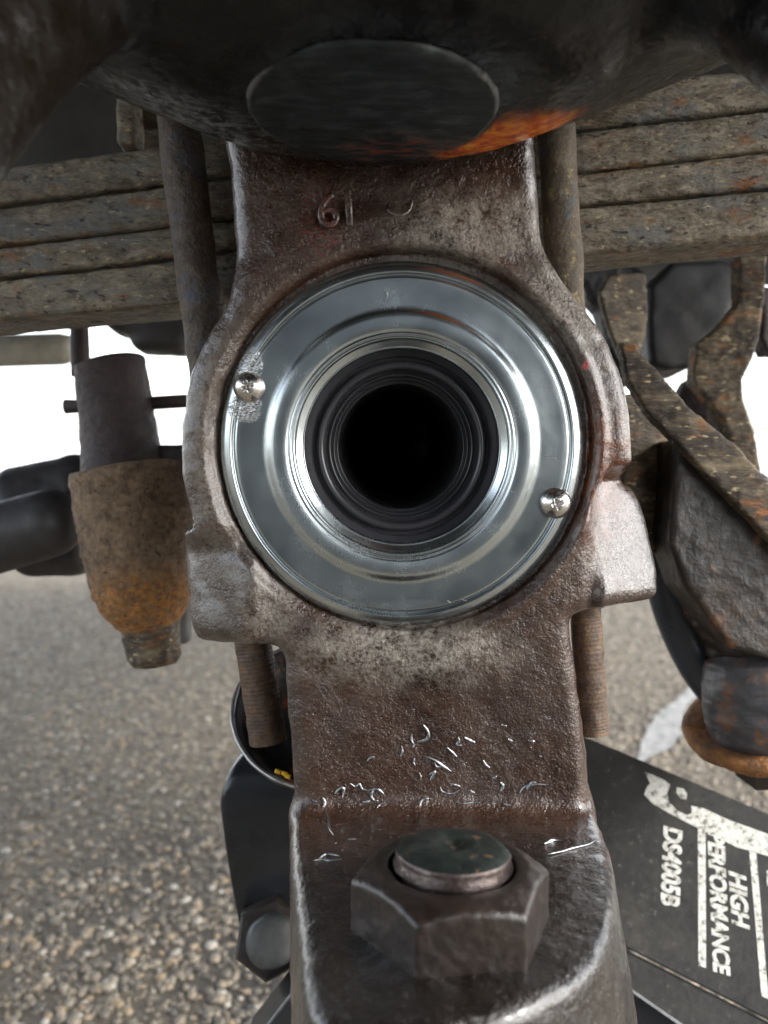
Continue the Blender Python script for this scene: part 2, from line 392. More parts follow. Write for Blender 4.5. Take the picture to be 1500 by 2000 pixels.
def simple(name, col, r, metallic=0, bump=(.08, 1.5), var=.35, spec=.5, size=12):
    m = MT(name); n = m.noise(size, 6, .6); f = m.noise(bump[1], 4, .6)
    c = m.ramp(n, [(.3, tuple(k * (1 - var) for k in col)), (.7, tuple(k * (1 + var) for k in col))])
    m.set(Base_Color=c, Roughness=m.rng(f, .3, .7, r * .8, min(1, r * 1.2)), Metallic=metallic, Normal=m.bump(f, bump[0]), Specular_IOR_Level=spec)
    return m.m
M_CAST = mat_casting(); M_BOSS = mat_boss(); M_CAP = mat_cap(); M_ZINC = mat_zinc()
M_RUBBER = simple('black seal rubber', (.034, .034, .039), .22, bump=(.004, 1.2), var=.15)
M_VOID = simple('dark bore wall', (.008, .008, .008), .8)
M_SCREW = simple('steel screw head', (.62, .60, .58), .24, 1, (.015, .5), .1)
M_NUT = rusty('dark oiled nut', [(.3, (.008, .005, .004)), (.55, (.020, .013, .010)), (.8, (.05, .034, .027))], 9, (.28, .48), (.2, 3), (.08, .7), coat=.15)
M_STUD = rusty('green grey stud', [(.3, (.006, .009, .008)), (.5, (.016, .023, .020)), (.75, (.07, .085, .075))], 5, (.35, .55), (.25, 2), (.08, .6), extra=[((.16, .09, .05), 4, .58, .66)], metallic=.3)
M_LEAF = rusty('weathered spring steel', [(.34, (.045, .034, .024)), (.45, (.12, .098, .07)), (.54, (.21, .18, .135)), (.64, (.32, .28, .215))], 5, (.5, .8), (1.2, 3.5), (.6, 1.1),
               extra=[((.135, .14, .14), 12, .50, .68), ((.42, .35, .18), 2.0, .60, .67), ((.20, .085, .03), 7, .56, .70), ((.022, .016, .012), 2.6, .57, .66)], st=(.55, 1, 1.3))
M_UBOLT = rusty('rusty bolt steel', [(.3, (.045, .032, .024)), (.5, (.11, .085, .06)), (.7, (.19, .16, .11))], 6, (.55, .85), (.8, 3), (.35, 1), extra=[((.28, .22, .09), 3, .57, .68), ((.08, .09, .10), 7, .55, .65)])
M_UBOLT2 = rusty('dark crusted bolt steel', [(.32, (.03, .021, .016)), (.5, (.075, .055, .04)), (.66, (.14, .11, .085))], 5, (.45, .8), (1.0, 3), (.5, 1), extra=[((.20, .13, .05), 3, .58, .68), ((.07, .07, .085), 7, .52, .62)])
M_THREAD = rusty('rusty thread', [(.34, (.028, .017, .012)), (.5, (.075, .045, .028)), (.66, (.17, .095, .04))], 6, (.5, .8), (.4, 3), (.2, .9))
M_RUSTCONE = rustcone()
M_RUSTOR = rusty('orange rust', [(.34, (.06, .036, .02)), (.48, (.17, .075, .024)), (.6, (.30, .12, .03)), (.72, (.36, .20, .06))], 8, (.6, .9), (1.0, 4), (.5, 1.4))
M_PURPLE = rusty('dark purple brown iron', [(.3, (.016, .009, .009)), (.55, (.036, .022, .022)), (.75, (.09, .048, .040))], 7, (.5, .8), (.25, 3), (.35, 1.1))
M_DARK = simple('dark satin steel', (.028, .026, .028), .5, bump=(.2, 4))
M_TAN = rusty('tan dirty iron', [(.36, (.014, .010, .007)), (.47, (.055, .040, .026)), (.56, (.14, .108, .068)), (.68, (.29, .235, .145))], 11, (.55, .85), (.8, 3), (.5, 1.1),
              extra=[((.44, .36, .20), 2.2, .58, .67), ((.24, .09, .02), 9, .56, .68), ((.02, .015, .012), 6, .56, .68)], st=(.45, 1, 1.5))
M_BOOT = rusty('black greasy iron', [(.34, (.005, .004, .0035)), (.5, (.014, .010, .008)), (.66, (.05, .030, .018))], 14, (.3, .55), (.5, 5), (.25, 1.4), extra=[((.11, .05, .02), 9, .56, .70)])
M_BLUEBLK = simple('blue black rubber', (.03, .036, .046), .34, bump=(.15, 4))
M_JACK = simple('black jack paint', (.014, .016, .019), .22, bump=(.05, 3), var=.5, size=20)
M_BODY = simple('dark underbody', (.016, .015, .015), .8, bump=(2, 30), size=80)
M_BLACK = simple('black plastic', (.006, .006, .007), .6)
def mat_decalpanel():
    m = MT('dirty black jack plate')
    n = m.noise(16, 7, .65); f = m.noise(2.4, 5, .7)
    c = m.ramp(n, [(.3, (.014, .014, .014)), (.6, (.03, .028, .025)), (.75, (.055, .05, .042))])
    c = m.mix(m.math('MULTIPLY', m.thr(f, .60, .72), .5), c, (.16, .15, .12))
    m.set(Base_Color=c, Roughness=m.rng(f, .3, .7, .35, .6), Normal=m.bump(f, .15)); return m.m
M_PLATE = mat_decalpanel()
def mat_print():
    m = MT('worn white print'); f = m.noise(2.2, 5, .7)
    c = m.ramp(f, [(.36, (.06, .055, .048)), (.45, (.42, .42, .38)), (.6, (.62, .62, .58))])
    m.set(Base_Color=c, Roughness=.5); return m.m
M_PRINT = mat_print()
M_SHAV = simple('bright aluminium shaving', (.34, .35, .36), .42, 1, (.02, .4))
M_EDGE = simple('worn steel and edge highlight', (.42, .42, .42), .38, .8, (.1, 2))
M_YEL = simple('yellow paint', (.72, .40, .01), .5)

# ------------------------------------------------------------------ the setting: ground
def mat_ground():
    m = MT('exposed aggregate concrete')
    v = m.vor(9, out='Distance'); vc = m.vor(9, out='Color'); v2 = m.vor(3.2)
    n = m.noise(60, 6, .6); big = m.noise(900, 4, .5)
    c = m.ramp(m.vec('DOT_PRODUCT', vc, (.4, .3, .3)), [(.25, (.042, .034, .023)), (.45, (.074, .059, .039)), (.6, (.12, .098, .066)), (.75, (.24, .21, .155))])
    c = m.mix(m.thr(v, .36, .62), c, (.080, .065, .044))
    c = m.mix(m.math('MULTIPLY', m.thr(n, .45, .7), .35), c, (.07, .058, .042))
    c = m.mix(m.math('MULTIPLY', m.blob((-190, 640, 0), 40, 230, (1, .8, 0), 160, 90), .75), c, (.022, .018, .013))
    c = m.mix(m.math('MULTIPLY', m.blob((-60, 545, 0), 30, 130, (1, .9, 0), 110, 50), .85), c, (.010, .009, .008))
    ht = m.math('SUBTRACT', 1.0, v)
    m.set(Base_Color=c, Roughness=.8, Normal=m.bump(m.noise(2, 4, .6), .5, m.bump(ht, 2.2))); return m.m
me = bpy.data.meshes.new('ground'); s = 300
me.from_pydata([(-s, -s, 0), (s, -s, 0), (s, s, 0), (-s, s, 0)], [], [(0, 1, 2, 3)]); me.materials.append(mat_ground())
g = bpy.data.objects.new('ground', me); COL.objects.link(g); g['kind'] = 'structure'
def pebbles():
    m = MT('pebble stone'); gi = m.t.nodes.new('ShaderNodeNewGeometry')
    c = m.ramp(gi.outputs['Random Per Island'], [(0, (.028, .023, .018)), (.25, (.048, .038, .026)), (.5, (.080, .064, .044)), (.72, (.14, .118, .085)), (.90, (.16, .11, .055)), (.96, (.22, .20, .165)), (1, (.28, .26, .22))])
    c = m.mix(m.math('MULTIPLY', m.noise(1.5, 4), .35), c, (.10, .09, .07))
    m.set(Base_Color=c, Roughness=.55, Normal=m.bump(m.noise(1.2, 3), .2))
    bm = bmesh.new(); bmesh.ops.create_icosphere(bm, subdivisions=1, radius=1)
    v0 = np.array([v.co[:] for v in bm.verts]); f0 = np.array([[v.index for v in f.verts] for f in bm.faces]); bm.free()
    n = 36000
    # density falls with distance from the camera
    y = .22 + 1.9 * rng.random(n) ** 1.5; x = (rng.random(n) * 2 - 1) * (y * .58 + .06)
    s_ = (.0018 + .0031 * rng.random(n) ** 2.2)
    V = v0[None] * (1 + .22 * (rng.random((n, len(v0), 1)) * 2 - 1)) * s_[:, None, None]
    V = V * np.stack([.8 + .6 * rng.random(n), .8 + .5 * rng.random(n), .45 + .25 * rng.random(n)], 1)[:, None, :]
    a = rng.random(n) * 6.28; ca, sa = np.cos(a)[:, None], np.sin(a)[:, None]
    V = np.stack([V[..., 0] * ca - V[..., 1] * sa, V[..., 0] * sa + V[..., 1] * ca, V[..., 2]], 2)
    V += np.stack([x, y, s_ * .12], 1)[:, None, :]
    F = f0[None] + (np.arange(n) * len(v0))[:, None, None]
    me = bpy.data.meshes.new('pebbles'); V = V.reshape(-1, 3); F = F.reshape(-1, 3)
    me.vertices.add(len(V)); me.vertices.foreach_set('co', V.astype(np.float32).ravel())
    me.loops.add(F.size); me.loops.foreach_set('vertex_index', F.astype(np.int32).ravel())
    me.polygons.add(len(F)); me.polygons.foreach_set('loop_start', np.arange(0, F.size, 3, dtype=np.int32)); me.update(calc_edges=True)
    me.polygons.foreach_set('use_smooth', [True] * len(F)); me.materials.append(m.m)
    o = bpy.data.objects.new('pebbles', me); COL.objects.link(o)
    setp(o, 'brown and pale pebbles set in the driveway surface', 'pebbles', None, 'stuff')
pebbles()

# ------------------------------------------------------------------ the truck above: floor pan, frame rail
def wbox(name, lo, hi, mat, parent=None, bev=.004):
    bm = bmesh.new(); bmesh.ops.create_cube(bm, size=1)
    lo, hi = Vector(lo), Vector(hi); c = (lo + hi) / 2
    for v in bm.verts: v.co = Vector([v.co[i] * (hi[i] - lo[i]) for i in range(3)]) + c
    if bev: bmesh.ops.bevel(bm, geom=bm.edges[:], offset=bev, segments=2, affect='EDGES')
    me = bpy.data.meshes.new(name); bm.to_mesh(me); bm.free(); me.materials.append(mat)
    o = bpy.data.objects.new(name, me); COL.objects.link(o)
    if parent: o.parent = parent
    return o
tr = bpy.data.objects.new('truck_underbody', None); COL.objects.link(tr); tr.location = (0, .5, .7)
setp(tr, 'dark underside of the truck above and behind the leaf spring', 'truck')
def tb(name, lo, hi, mat=M_BODY, bev=.004):
    off = Vector((0, .5, .7)); return wbox(name, Vector(lo) - off, Vector(hi) - off, mat, tr, bev)
tb('floor_pan', (-.55, -.36, .70), (.55, 1.7, .73))
tb('frame_rail', (-.8, .43, .515), (.8, .52, .69))
def build_blocker():  # unseen dark cabinet shape, added to block frontal light and darken plate reflections
    gr = bpy.data.objects.new('reflection_blocker', None); COL.objects.link(gr); gr.location = (0, -1.0, 0)
    setp(gr, 'dark blocker added unseen behind the camera to darken the reflection in the ring plate', 'light blocker')
    m = simple('dark blocker paint', (.05, .056, .062), .5, bump=(.5, 20), size=200)
    for r_ in range(5):
        z0 = .06 + r_ * .30
        o = wbox('blocker_slat', (-.50, -.03, z0), (.50, 0, z0 + .285), m, gr, .008)
        wbox('blocker_bar', (-.3, .004, z0 + .22), (.3, .03, z0 + .24), M_DARK, gr, .003)
    wbox('blocker_box', (-.53, -.5, 0.02), (.53, -.04, 1.6), m, gr, .01)
build_blocker()
Vp = []; rr_ = random.Random(3)
for i in range(25):
    t = i / 24; cx, cy = .322 + .225 * t + .006 * math.sin(9 * t), .935 + .34 * t
    hw = (.017 + .006 * math.sin(7 * t) + rr_.uniform(-.003, .003)) * min(1, 4 * t + .2, 4 * (1 - t) + .2)
    Vp += [(cx - hw * .84, cy + hw * .55, .0035), (cx + hw * .84, cy - hw * .55, .0035)]
me = bpy.data.meshes.new('pale_stain'); me.from_pydata(Vp, [], [(2 * i, 2 * i + 1, 2 * i + 3, 2 * i + 2) for i in range(24)])
me.materials.append(simple('pale spilled powder', (.17, .17, .165), .9, bump=(1.5, 4), size=14, var=.5)); o = bpy.data.objects.new('pale_stain', me); COL.objects.link(o); o['kind'] = 'structure'
me = bpy.data.meshes.new('blown_out_ground'); me.from_pydata([(-80, 2.3, .004), (80, 2.3, .004), (80, 280, .004), (-80, 280, .004)], [], [(0, 1, 2, 3)])  # far ground coloured pale to stand for its blown-out daylight
me.materials.append(simple('overexposed far ground', (.50, .49, .46), .9, bump=(1, 10), size=300)); o = bpy.data.objects.new('blown_out_ground', me); COL.objects.link(o); o['kind'] = 'structure'

# ------------------------------------------------------------------ the axle yoke
PC = np.array((4.92, 211.0, 17.85))                       # centre of the seal plate
AX = np.array((0, 1, KP)); AX /= np.linalg.norm(AX)       # axis into the axle tube
yoke = thing('axle_yoke', B_YOKE, 'brown painted cast axle yoke with round boss, side lugs and lower shelf in the middle', 'axle yoke')
OUT = [(425, 120), (430, 230), (442, 330), (452, 430), (456, 500), (450, 560), (432, 610), (402, 655), (376, 710), (358, 780), (351, 850), (352, 910), (360, 965), (374, 1010), (374, 1030),
       (346, 1040), (336, 1065), (340, 1120), (350, 1185), (362, 1250), (380, 1264), (470, 1262), (538, 1262), (553, 1282), (557, 1340), (561, 1420), (569, 1500), (573, 1600), (576, 1720),
       (1178, 1720), (1170, 1600), (1158, 1500), (1143, 1400), (1128, 1300), (1118, 1225), (1122, 1203), (1160, 1192), (1230, 1184), (1306, 1178), (1318, 1162), (1314, 1080), (1304, 1000), (1282, 952), (1252, 938),
       (1241, 900), (1238, 820), (1224, 740), (1196, 670), (1155, 602), (1108, 545), (1072, 492), (1060, 420), (1052, 320), (1048, 220), (1045, 120)]
POLY = chaikin([flange(*p) for p in OUT], 2)
SHELF = chaikin([(-27, 245), (-26.5, 216), (-23, 190), (-19.5, 168), (-16.5, 150), (-14, 134), (-9, 127), (4, 126), (16, 129), (27, 135), (36, 142), (43, 150), (49, 162), (54.5, 180), (60, 205), (62, 245)], 2)
HS = -86.0
def casting(X, D, H):
    DD = D + KP * (H - PC[2])
    x2, h2 = X[:, :, 0:1], H
    p = poly2(POLY, X[:, 0, :], H[0, 0, :][None, :])[:, None, :]
    rr = np.sqrt((X - PC[0]) ** 2 + (H - PC[2]) ** 2)
    off = 1.9 * sstep(52.2, 54.2, rr) * (1 - .75 * sstep(55.0, 57.5, rr) * sstep(10, 40, X)) * (1 - sstep(60, 68, rr))
    lugz = 1 - sstep(-12, -3, H)
    off = off - lugz * .50 * np.maximum(0, -36.5 - X) + lugz * 1.6 * np.exp(-((X + 36) / 2.6) ** 2) * sstep(-30, -12, -H - 0) * 1.0
    tz = np.clip((X - 56) * 1.3, 0, 9); rz = 1 - sstep(0, 1, (H - tz) / 5.0)
    off = off - rz * .48 * np.maximum(0, X - 58) - rz * 1.8 * sstep(55, 59, X)
    off = off - (rz * sstep(57, 62, X) + .6 * lugz * (1 - sstep(-40, -36, X))) * sstep(-44, -30, H) * .34 * (H + 12)
    leg = 1 - sstep(-62, -40, H)
    off = off - leg * 1.6 * (1 - np.minimum(1, ((X - 17) / 36) ** 2))
    nk = sstep(62, 84, H)
    off = off - nk * 1.2
    G = np.stack(np.broadcast_arrays(X[:, 0, :], np.zeros_like(X[:, 0, :]), H[0, 0, :][None, :] + 0 * X[:, 0, :]), -1)
    off = off + (1 - .8 * (rz * sstep(57, 61, X)))[:, :, :] * (.45 * fbm(G, 16, 2) + .15 * fbm(G, 5, 2))[:, None, :]
    pn = (.35 * fbm(G, 9, 2))[:, None, :]
    t = 36.0
    body = extr(p + pn, np.abs(DD + off - 211 - t / 2) - t / 2, 5.0)
    hole = np.sqrt((X - PC[0] - .6) ** 2 + (H - PC[2] - .8) ** 2)
    body = smax(body, -np.maximum(hole - 51.9, DD - 214.5), 1.2)
    body = np.maximum(body, -(rr - 34))
    s = poly2(SHELF, X[:, :, 0], D[0, :, 0][None, :])[:, :, None]
    q = np.abs(H - (HS - 20)) - 20
    sh = extr(s - .16 * sstep(5, 40, X) * np.maximum(0, HS - 3 - H), q, 3.5)
    return smin(body, sh, 6)
V, F = surf(casting, (-64, 118, -127), (86, 256, 142), .85)
V = rough(V, F, [(.22, 6), (.10, 2.6)])
cast = mesh('casting', V, F, M_CAST, yoke)
BV_CAST = BVHTree.FromPolygons([tuple(v) for v in V], [tuple(f) for f in F.tolist()])

BC = np.array((-2.4, 166.0, 88.0))
def boss(X, D, H):
    r = np.sqrt(((X - BC[0]) / 1.30) ** 2 + (D - BC[1]) ** 2)
    ht = H - BC[2]
    cone = (r - 31 - np.maximum(ht, 0) * 1.55) / 1.85
    b = smax(cone, -ht, 5)
    b = smax(b, H - 150, 4)
    b = smax(b, D - 236, 6)
    la = capsule(X, D, H, (-58, 150, 124), (-72, 112, 54), 19, 14)
    ra = capsule(X, D, H, (60, 165, 134), (84, 128, 74), 17, 13)
    b = smin(b, la, 16); b = smin(b, ra, 14)
    groove = np.maximum(np.abs(r * 0 + np.sqrt((X - BC[0]) ** 2 + (D - BC[1]) ** 2) - 27.6) - .5, ht - .6)
    return b
V, F = surf(boss, (-95, 88, 34), (105, 240, 152), 1.3)
V = rough(V, F, [(.3, 14), (.12, 5)])
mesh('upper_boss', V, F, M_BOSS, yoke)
V, F = lathe([(.01, .55), (8, .5), (16, .45), (24, .4), (26, .35), (26.8, .5), (27.2, 1.0), (27.4, 3)], BC + (0, 1.5, -1.1), (0, 0, 1), 96)
V[:, 1] = (V[:, 1] - 167.5) * .89 + 167.5
V = rough(V, F, [(.45, 9), (.2, 3)])
capo = mesh('boss_plug', V, F, M_CAP, yoke); normals_out(capo.data)
capo['label'] = 'blue-black round plug with a scratched pale rim'

# raised cast number on the neck
def text_mesh(txt, size=1, bold=0.0, shear=0.0, extrude=0.0, bevel=0.0):
    cu = bpy.data.curves.new('t', 'FONT'); cu.body = txt; cu.size = size; cu.offset = bold; cu.shear = shear; cu.extrude = extrude
    cu.bevel_depth = bevel; cu.bevel_resolution = 2; cu.resolution_u = 6
    o = bpy.data.objects.new('t', cu); COL.objects.link(o); bpy.context.view_layer.update()
    me = bpy.data.meshes.new_from_object(o.evaluated_get(bpy.context.evaluated_depsgraph_get()))
    V = np.array([v.co[:] for v in me.vertices]); F = [tuple(p.vertices) for p in me.polygons]
    bpy.data.objects.remove(o); return V, F
def cast_ray(px, py):
    d = Vector(((px - 750) / FPX, 1, (1000 - py) / FPX)).normalized(); return BV_CAST.ray_cast(Vector((0, 0, 0)), d)
def on_cast(V2, px, py, scale, ang, lift):          # lay a flat lettering mesh on the casting
    hit, nrm, _, _ = cast_ray(px, py); a = R(ang)
    nrm = np.array((0, -1, -KP)); nrm /= np.linalg.norm(nrm)
    x = np.array((math.cos(a), 0, math.sin(a))); y = np.cross(x, nrm) * -1; y = np.cross(nrm, x); y = -y if y[2] < 0 else y
    out = []
    for v in V2: out.append(np.array(hit) + scale * (v[0] * x + v[1] * y) + nrm * (v[2] * scale + lift))
    return np.array(out)
ap = []
for px, py in ((756, 404), (760, 412), (770, 419), (783, 420), (795, 415), (802, 404), (805, 390)): ap.append(np.array(cast_ray(px, py)[0]) + (0, -.05, 0))
V, F = tube(resample(ap, 26), .55 * np.sin(np.linspace(.25, 2.9, 26)) ** .6, 10); mesh('cast_number', V, F, M_CAST, yoke)
for txt, px, py, sc_, an, lf in (('6', 620, 445, 12.6, 3, .38), ('1', 660, 441, 12.6, 3, .34)):
    V, F = text_mesh(txt, 1, -.022, 0, .012, .045)
    V = on_cast(V, px, py, sc_, an, lf)
    mesh('cast_number', V, F, M_CAST, yoke)

# ------------------------------------------------------------------ seal plate with rubber seal and screws
plate = thing('seal_plate', PC, 'bright zinc ring plate screwed to the yoke round the dark bore', 'seal plate')
prof = [(50.0, 3.2), (50.2, 2.2), (50.2, 1.5), (49.9, 1.05), (48.6, .35), (47.4, -.05), (47.0, -.05), (46.85, .2), (46.6, .85), (46.2, .85), (45.9, .28), (45.4, .22), (44, .30), (41, .34), (38.6, .32),
        (37.4, .32), (37.0, .16), (36.5, -.22), (35.9, -.44), (35.1, -.54), (34.2, -.56), (33.2, -.54), (32.5, -.46), (32.0, -.34), (31.6, -.25), (31.35, .15), (31.0, -.1), (30.7, -.35), (30.45, .1), (30.2, .45), (29.95, .1), (29.7, .0), (29.45, .7),
        (29.2, 1.15), (28.95, 1.35), (28.3, 1.8), (27.7, 2.3), (27.45, 2.5), (27.25, 2.25), (27.1, 2.5), (27.0, 3.2), (27.0, 10)]
V, F = lathe(prof, PC, AX, 192)
po = mesh('plate_ring', V, F, M_ZINC, plate); normals_out(po.data)
sp_ = [(27.3, 4.4), (26.6, 6.0), (25.9, 6.6), (25.3, 8.6), (25.0, 9.8), (24.6, 9.8), (24.2, 8.6), (23.5, 7.6), (22.6, 7.5), (22.0, 8.4), (21.85, 10.5), (21.75, 13), (21.4, 13.4), (21.0, 12.4), (20.6, 12.3), (20.4, 13.4), (20.35, 15.6), (20.1, 15.9), (19.8, 15.2), (19.5, 15.6),
       (19.45, 17.8), (19.2, 18.2), (18.9, 17.6), (18.6, 18), (18.55, 19.6), (18.6, 21), (19.0, 23.6), (20.5, 29)]
V, F = lathe(sp_, PC, AX, 160)
so = mesh('rubber_seal', V, F, M_RUBBER, plate); normals_out(so.data)
V, F = lathe([(33, 8), (30, 29), (24, 29), (19.4, 29), (19.4, 60), (19.4, 220), (.01, 220)], PC, AX, 96)
mesh('tube_bore', V, F, M_VOID, plate)
nh = -AX
def screw(px, py, rot, tilt):
    c = np.array((*flange(px, py, 210.6),)); h = c[1]; d = 210.6 - KP * (h - PC[2]); C0 = np.array((c[0], d, h))
    s_ = thing('screw', C0, None, None) if False else None
    ca, sa = math.cos(R(rot)), math.sin(R(rot))
    def f(X, D, H):
        dome = np.sqrt(X ** 2 + H ** 2 + (D * 1.0 - 2.6) ** 2) - 5.15            # big sphere
        cyl = np.sqrt(X ** 2 + H ** 2) - 4.35
        b = smax(smax(dome, cyl, .5), D - .2, .1)
        u = ca * X + sa * H; v = -sa * X + ca * H
        dp = D + 2.6
        wd = .62 - .16 * np.clip(dp + .4, 0, 2)
        ln = 2.15 - .75 * np.clip(dp + .4, 0, 2)
        c1 = np.maximum(abs(u) - wd, abs(v) - ln); c2 = np.maximum(abs(v) - wd, abs(u) - ln)
        cr = np.maximum(smin(c1, c2, .35), dp - 1.7)
        return smax(b, -cr, .22)
    V, F = surf(f, (-4.8, -3.2, -4.8), (4.8, .6, 4.8), .16)
    t = KP; V = np.stack([V[:, 0], V[:, 1] + -t * V[:, 2], V[:, 2] + t * V[:, 1]], 1) + C0
    mesh('screw', V, F, M_SCREW, plate)
screw(486, 756, 28, 0); screw(1086, 983, 20, 0)
# scratches on the plate: fine bright nicks
def nick(P, wd=.16):
    P2 = resample([(*flange(px, py, 211.2),) for px, py in P], 10)
    L_, F = [], []
    for i, (x, h) in enumerate(P2):
        d = 211.15 - KP * (h - PC[2]); t = wd * math.sin(math.pi * (i + .3) / 9.6)
        L_ += [(x - t / 2, d, h - t / 2), (x, d - .06, h), (x + t / 2, d, h + t / 2)]
    for i in range(9): F += [(3 * i, 3 * i + 1, 3 * i + 4, 3 * i + 3), (3 * i + 1, 3 * i + 2, 3 * i + 5, 3 * i + 4)]
    return np.array(L_), F
Vs, Fs = [], []
for P in ([(824, 548), (810, 560), (796, 573), (783, 583)], [(838, 592), (828, 600), (822, 608)], [(752, 560), (757, 575), (753, 588)], [(1062, 895), (1078, 892), (1088, 900)], [(500, 1180), (508, 1186), (512, 1196)],
          [(900, 1170), (912, 1174)], [(873, 1172), (880, 1178)], [(905, 612), (912, 618)], [(830, 602), (820, 618)]):
    v, f = nick(P); Fs += [tuple(i + sum(map(len, Vs)) for i in q) for q in f]; Vs.append(v)
mesh('scratches', np.concatenate(Vs), Fs, M_SHAV, plate)['kind'] = 'stuff'

# ------------------------------------------------------------------ nut and stud on the shelf
NC = np.array((14.2, 161, HS))
nut = thing('ball_joint_nut', NC, 'big dark hex nut on the lower shelf of the yoke', 'nut')
def hexn(X, D, H):
    x, d = X - NC[0], D - NC[1]; a0 = R(7)
    hx = np.full((X + D).shape, -1e9, np.float32)
    for k in range(3):
        a = a0 + R(60 * k) - R(90); hx = np.maximum(hx, abs(x * math.cos(a) + d * math.sin(a)) - 18.4)
    r = np.sqrt(x * x + d * d); h = H - HS
    top = np.maximum(h - 12.4, (h - 12.6 + (r - 15.6) * .50) / 1.12)
    b = smax(smax(hx, top, 1.0), -h - 1.5, .1)
    return smax(b, -(r - 13.3), .8)
V, F = surf(hexn, (-9, 138, -89), (36, 183, -72), .42)
V = rough(V, F, [(.22, 6), (.08, 1.8)])
mesh('hex_nut', V, F, M_NUT, nut)
pr = [(13.2, -2)]
z = 3.0
while z < 13.6: pr += [(12.9 - max(0, z - 11) * .12, z), (11.75 - max(0, z - 11) * .12, z + .8)]; z += 1.6
pr += [(12.3, 14.6), (11.9, 15.4), (11.0, 16.1), (9.4, 16.6), (7, 16.9), (5, 16.9), (3.6, 16.7), (2.4, 15.9), (1, 15.3), (.01, 15.1)]
k_ = next(i for i, q in enumerate(pr) if q[1] >= 15.3)
V, F = lathe(pr[k_:], NC + (0, 0, -.5), (0.02, .04, 1), 72)
V = rough(V, F, [(.22, 4), (.08, 1.5)]); o = mesh('stud_face', V, F, M_STUD, nut); normals_out(o.data)
V, F = lathe(pr[:k_ + 1], NC + (0, 0, -.5), (0.02, .04, 1), 72)
V = rough(V, F, [(.25, 5), (.10, 2)])
st = mesh('stud', V, F, rusty('worn thread steel', [(.3, (.03, .02, .017)), (.5, (.085, .065, .06)), (.7, (.24, .20, .19))], 5, (.25, .42), (.2, 2), (.1, .7), metallic=.7), nut); normals_out(st.data)

# ------------------------------------------------------------------ leaf spring, one leaf after another
spring = thing('leaf_spring', at(725, 380, 285), 'weathered four leaf spring pack running behind the yoke', 'leaf spring')
EDG = [[(-220, 352), (0, 322), (330, 277), (725, 218), (1110, 160), (1500, 129), (1760, 108)],
       [(-220, 428), (0, 401), (330, 359), (725, 305), (1110, 254), (1500, 211), (1760, 186)],
       [(-220, 504), (0, 479), (330, 440), (725, 388), (1110, 337), (1500, 292), (1760, 266)],
       [(-220, 566), (0, 543), (345, 505), (725, 452), (1110, 402), (1500, 366), (1760, 345)],
       [(-220, 646), (0, 624), (365, 592), (725, 546), (1115, 500), (1500, 461), (1760, 438)]]
def leaf(i):
    xs = np.linspace(-220, 1760, 240); t = np.interp(xs, *zip(*EDG[i])); b = np.interp(xs, *zip(*EDG[i + 1]))
    t = np.convolve(np.pad(t, 12, 'edge'), np.ones(25) / 25, 'valid'); b = np.convolve(np.pad(b, 12, 'edge'), np.ones(25) / 25, 'valid')
    d0 = np.interp(xs, (-220, 1760), (266, 240)) + (1.2, -.6, .8, -.2)[i]
    gap = 2.6 + .9 * vnoise(np.stack([xs, xs * 0 + i * 91, xs * 0], 1), 130)
    V = []
    sec = [(math.cos(a), math.sin(a)) for a in np.linspace(0, 2 * np.pi, 40, endpoint=False)]
    for x, tt, bb, d, g_ in zip(xs, t, b, d0, gap):
        T = at(x, tt + g_, d); B = at(x, bb - g_, d); c = (T + B) / 2; hh = (T[2] - B[2]) / 2; wd = 12
        for cx, cy in sec:
            sx = math.copysign(abs(cx) ** .20, cx); sy = math.copysign(abs(cy) ** .34, cy)
            V.append((c[0], d + wd - sx * wd, c[2] + sy * hh))
    V = np.array(V); n = 40; m = len(xs); F = []
    j = np.arange(n); k = (j + 1) % n
    for q in range(m - 1): F.append(np.stack([q * n + j, (q + 1) * n + j, (q + 1) * n + k, q * n + k], 1))
    F = np.concatenate(F)
    V = rough(V, F, [(.12, 16), (.22, 3.2)])
    o = mesh('leaf', V, F, M_LEAF, spring); normals_out(o.data)
for i in range(4): leaf(i)

# ------------------------------------------------------------------ U-bolts and their threaded ends
def ubolt(p, rad, label, dd, mat, thr_px):
    top, mid_, bot = p
    P = resample([at(*top, dd), at(*mid_, dd), at(*bot, dd)], 90)
    u = thing('u_bolt', P[-1], label, 'u-bolt', 'u-bolts clamping the spring to the yoke')
    k = int(np.argmin(abs(np.array([1000 - q[2] / q[1] * FPX for q in P]) - thr_px)))
    r = rad * np.where(np.arange(k) < 90, 1, 1)
    V, F = tube(P[:k], r, 28); V = V + .35 * np.stack([vnoise(V, 5), vnoise(V + 50, 5), 0 * V[:, 0]], 1) + .7 * np.stack([vnoise(V + 9, 14), vnoise(V + 50, 14), 0 * V[:, 0]], 1)
    mesh('shank', V, F, mat, u)
    Q = resample([P[k - 1], P[-1]], 130); rr = rad * .84 * (1 + .012 * np.sin(np.arange(130) * math.pi / 2))
    V, F = tube(Q, rr, 28); V = V + .32 * np.stack([vnoise(V, 3), vnoise(V + 50, 3), 0 * V[:, 0]], 1)
    mesh('threaded_end', V, F, M_THREAD, u)
ubolt([(338, 120), (398, 620), (524, 1448)], 6.9, 'rusty u-bolt left of the yoke, its thread showing under the left lug', 246, M_UBOLT2, 1240)
ubolt([(1078, 120), (1104, 560), (1158, 1432)], 5.7, 'yellowish u-bolt right of the yoke, its thread showing under the right lug', 240, M_UBOLT, 1205)

